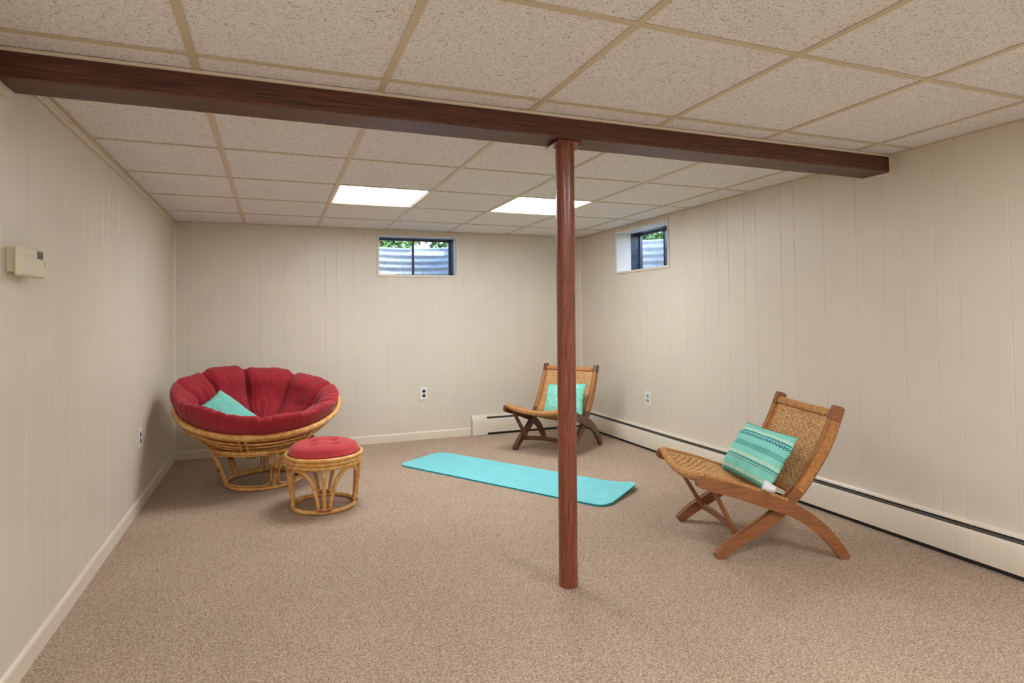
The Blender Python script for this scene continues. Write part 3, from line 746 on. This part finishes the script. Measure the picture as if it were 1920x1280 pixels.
# cushion
SEAMS = [-15, 27, 70, 112, 158, -158, -118, -82, -50]
def cushion_mesh():
    mb = MB(); d_ = math.degrees; NP, NA = 56, 360; base = RS - .022; PEF = lambda th: D2(81.0 + 6.0 * math.cos(th + D2(135)))
    def T(phi, th):
        d = math.degrees(phi); td = math.degrees(th)
        # puffy ring over the rim, flatter middle
        prof = .078 + .058 * math.exp(-((d - 68) / 11) ** 2)
        ds = min(abs((td - s + 180) % 360 - 180) for s in SEAMS)
        front = .5 - .5 * math.cos(th)                    # 0 at the back, 1 at the front
        arc = math.radians(ds) * math.sin(phi) * RS
        seam = math.exp(-(arc / .017) ** 2) * (1 - .75 * front * max(0, min(1, (d - 50) / 12))) * min(1, d / 14)
        puff = 1 - math.exp(-(arc / .06) ** 2) * .22 * min(1, d / 20)
        cs = math.exp(-((d - (47 + 3 * math.sin(th * 5 + 1))) / 3.2) ** 2) * (.12 + .72 * front)
        cen = math.exp(-(d / 5.0) ** 2)
        h = prof * puff * (1 - .62 * seam) * (1 - .45 * cs) * (1 - .5 * cen)
        # wrinkles pulled across the ring and radially in the panels
        def crease(f, z, wd): return -math.exp(-(noise.noise((math.cos(th) * f, math.sin(th) * f, z)) / wd) ** 2)
        w1 = crease(7, d * .030, .10) * .010 * (.35 + math.exp(-((d - 68) / 15) ** 2)) * (.25 + .75 * front) + crease(19, d * .045 + 9, .13) * .011 * math.exp(-((d - 72) / 14) ** 2) * (.3 + front)
        w1 += crease(5, d * .02 + 4, .05) * .010 * math.exp(-((d - 35) / 22) ** 2) + noise.noise((math.cos(th) * 13, math.sin(th) * 13, d * .035)) * .007
        w2 = noise.noise((math.cos(th) * 30, math.sin(th) * 30, d * .07 + 5)) * .008 * (.3 + front)
        w3 = noise.noise((math.cos(th) * 4 * math.sin(phi), math.sin(th) * 4 * math.sin(phi), 3.3)) * .022
        return max(.012, h + w1 + w2 + w3)
    for i in range(NP + 1):
        s = i / NP
        for k in range(NA):
            th = 2 * math.pi * k / NA; PE = PEF(th); phi = PE * (s ** .92)
            edge = max(0.0, (math.degrees(phi) - math.degrees(PE) + 16) / 16); rnd = math.sqrt(max(0.0, 1 - edge ** 2.4))
            phi_w = phi * (1 + .030 * noise.noise((math.cos(th) * 2.5, math.sin(th) * 2.5, 1.7)))
            def cr(f, z, wd): return math.exp(-(noise.noise((math.cos(th) * f, math.sin(th) * f, z)) / wd) ** 2)
            dsm = min(abs((math.degrees(th) - q_ + 180) % 360 - 180) for q_ in SEAMS); bk = .5 + .5 * math.cos(th)
            phi_w -= D2(1) * min(1, edge * 1.3) * ((1.5 * cr(7, d_(phi) * .02, .09) + .55 * cr(19, d_(phi) * .03 + 7, .12)) * (1 - .7 * bk) + 3.0 * bk * math.exp(-(dsm / 3.2) ** 2) - .9)
            mb.v.append(tuple(bowl(phi_w, th, base - T(phi, th) * rnd + .008 * edge)))
    top = NP + 1; NBt = 10
    for i in range(1, NBt + 1):
        for k in range(NA):
            th = 2 * math.pi * k / NA; phi = PEF(th) * (1 - i / NBt) + .03 * (1 - i / NBt); bulge = .030 * math.exp(-((math.degrees(phi) - 80) / 4.5) ** 2)
            mb.v.append(tuple(bowl(phi, th, base + (.0 if math.degrees(phi) < 74 else bulge * (1 - .5 * math.exp(-(noise.noise((math.cos(th) * 9, math.sin(th) * 9, 1.4)) / .10) ** 2)) * (1 + .4 * noise.noise((math.cos(th) * 4, math.sin(th) * 4, 8)))))))
    rows = top + NBt
    for i in range(rows - 1):
        for k in range(NA):
            l = (k + 1) % NA; mb.f.append((i * NA + k, i * NA + l, (i + 1) * NA + l, (i + 1) * NA + k))
    return mb
cu = cushion_mesh().build('cushion', M['red'], pap, smooth=True)
s_ = cu.modifiers.new('soften', 'SUBSURF'); s_.levels = 1; s_.render_levels = 1

# pillow in the papasan
Tp = Vector((-.378, 4.658, .650)); Lp = Vector((-.495, 4.49, .556)); Rp = Vector((-.114, 4.59, .438))
exv = (Rp - Tp).normalized(); eyv = (Tp - Lp).normalized(); nrm = exv.cross(eyv)
wP, hP = .44, .235
pl = pillow('throw_pillow', wP, hP, .105, M['teal'], seed=3, ear=.05, wr=.003)
place(pl, Tp + exv * wP / 2 - eyv * hP / 2 - nrm * .0, exv, eyv)
tag(pl, 'plain teal throw pillow resting in the red papasan cushion', 'pillow')

# ------------------------------------------------------------------ rattan ottoman
OC = Vector((.290, 3.745, 0)); ott = empty('rattan_ottoman', OC); tag(ott, 'small round rattan ottoman with a tufted red cushion', 'ottoman')
ring(.188, .013, .013, 56).build('floor_ring', M['rattan'], ott, smooth=True)
for z in (.325, .3025, .280): ring(.229, z, .0125, 56).build('top_ring', M['rattan'], ott, smooth=True)
def oc(a, z, dr=0): t_ = (z - .013) / (.29 - .013); R_ = .188 + (.222 - .188) * t_ + dr; return Vector((R_ * math.cos(a), R_ * math.sin(a), z))
A_ = math.atan2(-3.745, -.29)
for k in range(4):
    a = A_ + k * math.pi / 2
    p = MB().tube([oc(a, .02), oc(a, .15), oc(a, .285, -.004)], .0125, 10, flat=(1.0, 1.0)).build('leg', M['rattan'], ott, smooth=60)
    bnd = MB().tube([oc(a - .20, .030), oc(a, .026), oc(a + .20, .030)], .0155, 10).build('binding', M['binding'], p, smooth=60)
    s0 = a + .17; s1 = a + math.pi / 2 - .17; pts = []
    for (f, z) in ((0, .024), (.04, .09), (.10, .16), (.19, .215), (.33, .250), (.5, .262), (.67, .250), (.81, .215), (.90, .16), (.96, .09), (1, .024)):
        pts.append(oc(s0 + (s1 - s0) * f, z, -.004))
    MB().tube(catmull(pts, 5), .0115, 10).build('arch', M['rattan'], ott, smooth=True)
MB().lathe([(.001, 0), (.214, 0), (.214, .008), (.001, .008)], (0, 0, .318), 40).build('seat_board', M['rattan'], ott)
def ott_cushion():
    mb = MB(); NR, NA = 30, 96; tf = [(.085 * math.cos(A_ + math.pi / 4 + k * math.pi / 2), .085 * math.sin(A_ + math.pi / 4 + k * math.pi / 2)) for k in range(4)]
    prof = []
    for i in range(NR + 1): prof.append(i / NR)
    for s in prof:
        for k in range(NA):
            a = 2 * math.pi * k / NA; r = .212 * s; x, y = r * math.cos(a), r * math.sin(a)
            z = .327 + .018 + .058 * max(0, 1 - s ** 5) ** .5
            for (tx, ty) in tf:
                d = math.hypot(x - tx, y - ty); z -= .026 * math.exp(-(d / .022) ** 2) + .010 * math.exp(-(d / .06) ** 2)
            # pulls between tufts
            for i_ in range(4):
                (ax, ay), (bx, by) = tf[i_], tf[(i_ + 1) % 4]; L2 = (bx - ax) ** 2 + (by - ay) ** 2; tt = max(0, min(1, ((x - ax) * (bx - ax) + (y - ay) * (by - ay)) / L2))
                d = math.hypot(x - ax - tt * (bx - ax), y - ay - tt * (by - ay)); z -= .005 * math.exp(-(d / .010) ** 2)
                cx_, cy_ = ax * 2.4, ay * 2.4; L2 = (cx_ - ax) ** 2 + (cy_ - ay) ** 2; tt = max(0, min(1, ((x - ax) * (cx_ - ax) + (y - ay) * (cy_ - ay)) / L2))
                d = math.hypot(x - ax - tt * (cx_ - ax), y - ay - tt * (cy_ - ay)); z -= .006 * math.exp(-(d / .009) ** 2) * (1 - s ** 4)
            z += .002 * noise.noise((x * 30, y * 30, 0))
            mb.v.append((x, y, z))
    for s, z in ((1.015, .342), (1.0, .332), (.9, .328), (.4, .328)):
        for k in range(NA): a = 2 * math.pi * k / NA; mb.v.append((.212 * s * math.cos(a), .212 * s * math.sin(a), z))
    rows = NR + 5
    for i in range(rows - 1):
        for k in range(NA):
            l = (k + 1) % NA; mb.f.append((i * NA + k, i * NA + l, (i + 1) * NA + l, (i + 1) * NA + k))
    mb.f.append(tuple((rows - 1) * NA + k for k in range(NA)))
    return mb
oc_ = ott_cushion().build('cushion', M['red_soft'], ott, smooth=True)
for k in range(4):
    x, y = .085 * math.cos(A_ + math.pi / 4 + k * math.pi / 2), .085 * math.sin(A_ + math.pi / 4 + k * math.pi / 2)
    MB().lathe([(.001, .004), (.005, .003), (.007, 0), (.004, -.003)], (x, y, .373), 10).build('tuft_button', M['red_soft'], oc_, smooth=True)

# ------------------------------------------------------------------ folding rope chairs (local: +x to the back, +y to the sitter's left, z up)
BOW = [(-.092, .372), (-.02, .352), (.076, .327), (.218, .279), (.355, .227), (.466, .153), (.537, .078), (.588, .010)]
BOWH = [.046, .052, .056, .058, .056, .050, .044, .036]
POST = [(0, .010), (.055, .056), (.157, .121), (.268, .192), (.352, .276), (.42, .356), (.525, .525), (.598, .703)]
POSTH = [.034, .040, .044, .046, .046, .046, .044, .040]
def ribbon(pts, hs, n=7, rnd=.75):
    P = catmull([(p[0], 0, p[1]) for p in pts], n); H = catmull([(h, 0, 0) for h in hs], n)
    L, R_ = [], []
    for i, p in enumerate(P):
        t_ = (P[min(i + 1, len(P) - 1)] - P[max(i - 1, 0)]).normalized(); nn = Vector((-t_.z, 0, t_.x)); h = H[i].x / 2
        L.append((p + nn * h)); R_.append((p - nn * h))
    def cap(a, b, d):
        c = (a + b) / 2; r = (a - b) / 2; out_ = []
        for k in range(1, 6):
            f = math.pi * k / 6; out_.append(c + r * math.cos(f) + d * (r.length * math.sin(f) * rnd))
        return out_
    t1 = (P[-1] - P[-2]).normalized(); t0 = (P[0] - P[1]).normalized()
    o = L + cap(L[-1], R_[-1], t1) + R_[::-1] + cap(R_[0], L[0], t0)
    return [(p.x, p.z) for p in o]
bowline = catmull([(p[0], 0, p[1]) for p in BOW], 12)
def bow_z(u):
    for a, b in zip(bowline, bowline[1:]):
        if a.x <= u <= b.x: return a.z + (b.z - a.z) * (u - a.x) / (b.x - a.x)
    return bowline[-1].z
WP, WB = .254, .286
bdir = Vector((.598 - .352, 0, .703 - .276)).normalized(); bnor = Vector((-bdir.z, 0, bdir.x)); B0 = Vector((.352, 0, .276))
postline = catmull([(p[0], 0, p[1]) for p in POST], 12)
def post_at(s):      # point on the post centre line at length s above B0
    start = min(range(len(postline)), key=lambda i: (postline[i] - B0).length); acc = 0
    for i in range(start, len(postline) - 1):
        d = (postline[i + 1] - postline[i]).length
        if acc + d >= s: return postline[i].lerp(postline[i + 1], (s - acc) / d)
        acc += d
    return postline[-1] + bdir * (s - acc)
def make_chair(wood):
    r = empty('folding_chair')
    for s in (-1, 1):
        w = s * WB; MB().prism(ribbon(BOW, BOWH), w - .012, w + .012, .004).build('curved_leg', wood, r, smooth=35)
        w = s * WP; MB().prism(ribbon(POST, POSTH, 7, .25), w - .0155, w + .0155, .005).build('back_post', wood, r, smooth=35)
        # cord wrapped sleeves on the posts
        pp = [post_at(.055 + .375 * k / 12) for k in range(13)]
        flat_box[0] = True
        mb = MB().tube([p + Vector((0, w, 0)) for p in pp], .0245, 16, flat=(1.0, .86), upv=tuple(bnor)); mb.build('post_wrap', M['wrap'], r, smooth=60)
        flat_box[0] = False
        # wrapped seat side rail along the inner top of the bow
        sr = [Vector((u, s * (WB - .020), bow_z(u) + .031)) for u in [-.07 + .40 * k / 14 for k in range(15)]]
        MB().tube(sr, .0135, 10).build('seat_side_rail', M['wrapX'], r, smooth=60)
        MB().lathe([(.012, -.002), (.012, .0)], (0, 0, 0), 12)
    SAG = .034
    def seat_pt(u, w): f = w / (WB - .026); return Vector((u - .012 * (1 - f * f) * max(0, 1 - (u + .07) / .2), w, bow_z(u) + .031 - SAG * (1 - f * f) * (1 - .35 * max(0, min(1, (u + .07) / .4)))))
    # front and rear seat rails
    MB().tube([seat_pt(-.078, (WB - .012) * (k / 8 - 1)) - Vector((0, 0, .010)) for k in range(17)], .022, 14).build('seat_front_rail', M['wrapY'], r, smooth=60)
    MB().tube([seat_pt(.325, (WB - .03) * (k / 8 - 1)) - Vector((0, 0, .008)) for k in range(17)], .013, 10).build('seat_rear_rail', M['wrapY'], r, smooth=60)
    # woven seat: cross strands over and under front-to-back strands
    def weave(pt, nrm_, ulo, uhi, wlo, whi, rows, warps, edge):
        mb = MB(); steps = warps * 4
        for i in range(rows):
            u = ulo + (uhi - ulo) * (i + .5) / rows
            path = []
            for k in range(steps + 9):
                w = wlo + (whi - wlo) * k / (steps + 8)
                f = (w - (wlo + edge)) / (whi - wlo - 2 * edge)
                amp = .0042 * math.sin(math.pi * (f * warps + i)) if 0 < f < 1 else 0
                path.append(pt(u, w) + nrm_ * amp)
            hw = (uhi - ulo) / rows
            mb.tube(path, 1.0, 6, flat=(.0028, hw * .41), upv=tuple(nrm_))
        for j in range(warps):
            w = wlo + edge + (whi - wlo - 2 * edge) * (j + .5) / warps
            for dw in (-.0045, .0, .0045):
                path = []
                for k in range(rows * 2 + 1):
                    u = ulo - .012 + (uhi - ulo + .024) * k / (rows * 2)
                    ph = (k / 2) - .5
                    path.append(pt(u, w + dw) - nrm_ * (.0030 * math.sin(math.pi * (j + .5 + ph))))
                mb.tube(path, .0026, 4, upv=tuple(nrm_))
        return mb
    so = weave(seat_pt, Vector((.28, 0, .96)), -.066, .318, -(WB - .026), WB - .026, 24, 19, .035).build('seat_weave', M['cord'], r, smooth=60)
    tag(so, kind='stuff')
    back_pt = lambda s, w: post_at(s) + Vector((0, w, 0)) + bnor * .010 - bnor * (.012 * (1 - (w / WP) ** 2))
    bo = weave(back_pt, bnor, .058, .440, -(WP - .016), WP - .016, 27, 17, .040).build('back_weave', M['cord'], r, smooth=60)
    tag(bo, kind='stuff')
    flat_box[0] = True
    for nm, s in (('back_top_rail', .462), ('back_bottom_rail', .040)):
        c = post_at(s) + bnor * .003
        MB().tube([c + Vector((0, (WP - .0155) * (k / 8 - 1), 0)) - bnor * .006 * (1 - (k / 8 - 1) ** 2) for k in range(17)], .020, 14, flat=(.75, 1.0), upv=tuple(bnor)).build(nm, M['wrapY'], r, smooth=60)
    flat_box[0] = False
    # folding brace: stretcher between the front legs and two struts up to the seat rails
    flat_box[0] = True
    c = Vector((.118, 0, .088))
    MB().tube([c + Vector((0, (WP - .016) * (k / 10 - 1), .016 * (1 - abs(k / 10 - 1) ** 2))) for k in range(21)], .020, 12, flat=(1.0, .55), upv=(-.5, 0, .86)).build('stretcher', wood, r, smooth=50)
    for s in (-1, 1):
        a = Vector((.112, s * (WP - .055), .092)); b = Vector((-.028, s * (WB - .035), bow_z(-.028) - .008))
        MB().tube([a, a.lerp(b, .15), a.lerp(b, .5), b], [.024, .018, .0165, .017], 12, flat=(1.0, .6), upv=(0, 1, 0)).build('strut', wood, r, smooth=50)
        pv = MB().tube([(.316, s * (WB + .0115), .247), (.316, s * (WB + .0135), .247)], .008, 12); pv.build('pivot_bolt', wood, r, smooth=50)
    flat_box[0] = False
    return r
ch1 = make_chair(M['teak'])
ch2 = copy_tree(ch1)
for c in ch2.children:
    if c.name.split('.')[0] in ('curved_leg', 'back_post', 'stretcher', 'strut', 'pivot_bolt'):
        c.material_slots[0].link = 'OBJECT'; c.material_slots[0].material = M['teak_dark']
CH1 = (2.067, 2.461, math.radians(-18.8)); CH2 = (2.109, 4.424, math.radians(35.2))
ch1.location = (CH1[0], CH1[1], 0); ch1.rotation_euler.z = CH1[2]
ch2.location = (CH2[0], CH2[1], 0); ch2.rotation_euler.z = CH2[2]
tag(ch1, 'low folding wooden chair with woven cord, holding the striped pillow', 'chair', 'woven cord folding chairs')
tag(ch2, 'low folding wooden chair with woven cord in the room corner', 'chair', 'woven cord folding chairs')
def c2w(ch, u, w, z):
    x, y, a = ch; return Vector((x + u * math.cos(a) + w * math.sin(a), y + u * math.sin(a) - w * math.cos(a), z))
# striped pillow on the near chair (w positive = towards the near side)
def lean_pillow(o, ch, uw, wlo, zlo, uhi, whi, zhi, h):
    lo = c2w(ch, uw, wlo, zlo); hi = c2w(ch, uhi, whi, zhi); ey = (hi - lo).normalized()
    ex = c2w(ch, 0, 1, 0) - c2w(ch, 0, 0, 0)
    return lo + ey * h / 2, ex, ey
sp = pillow('throw_pillow', .505, .300, .13, M['stripe'], 40, 34, ear=.045, wr=.005, seed=11)
c, ex, ey = lean_pillow(sp, CH1, .234, .000, .305, .402, .026, .567, .300)
ex = ex + Vector((0, 0, .035)); place(sp, c, ex, ey)
tag(sp, 'striped teal pillow with white tag leaning in the folding chair', 'pillow')
tg = MB(); N_ = 6
for i in range(N_ + 1):
    for j in range(2): tg.v.append((.115 * i / N_ , j * (.055 - .006 * i) + .004 * i, .012 + .014 * math.sin(i * 1.1 + j * .8)))
tg.f = [(i * 2, i * 2 + 1, i * 2 + 3, i * 2 + 2) for i in range(N_)]
to = tg.build('care_tag', M['tag_white'], sp, smooth=True); to.location = (.240, -.158, .010); so_ = to.modifiers.new('cloth', 'SOLIDIFY'); so_.thickness = .0012
fp = pillow('throw_pillow', .385, .295, .12, M['teal_print'], 34, 28, ear=.055, wr=.003, seed=21)
c, ex, ey = lean_pillow(fp, CH2, .262, .060, .291, .398, .068, .551, .295)
ex = ex + Vector((0, 0, .07)); place(fp, c, ex, ey)
tag(fp, 'mottled teal pillow leaning in the corner folding chair', 'pillow')
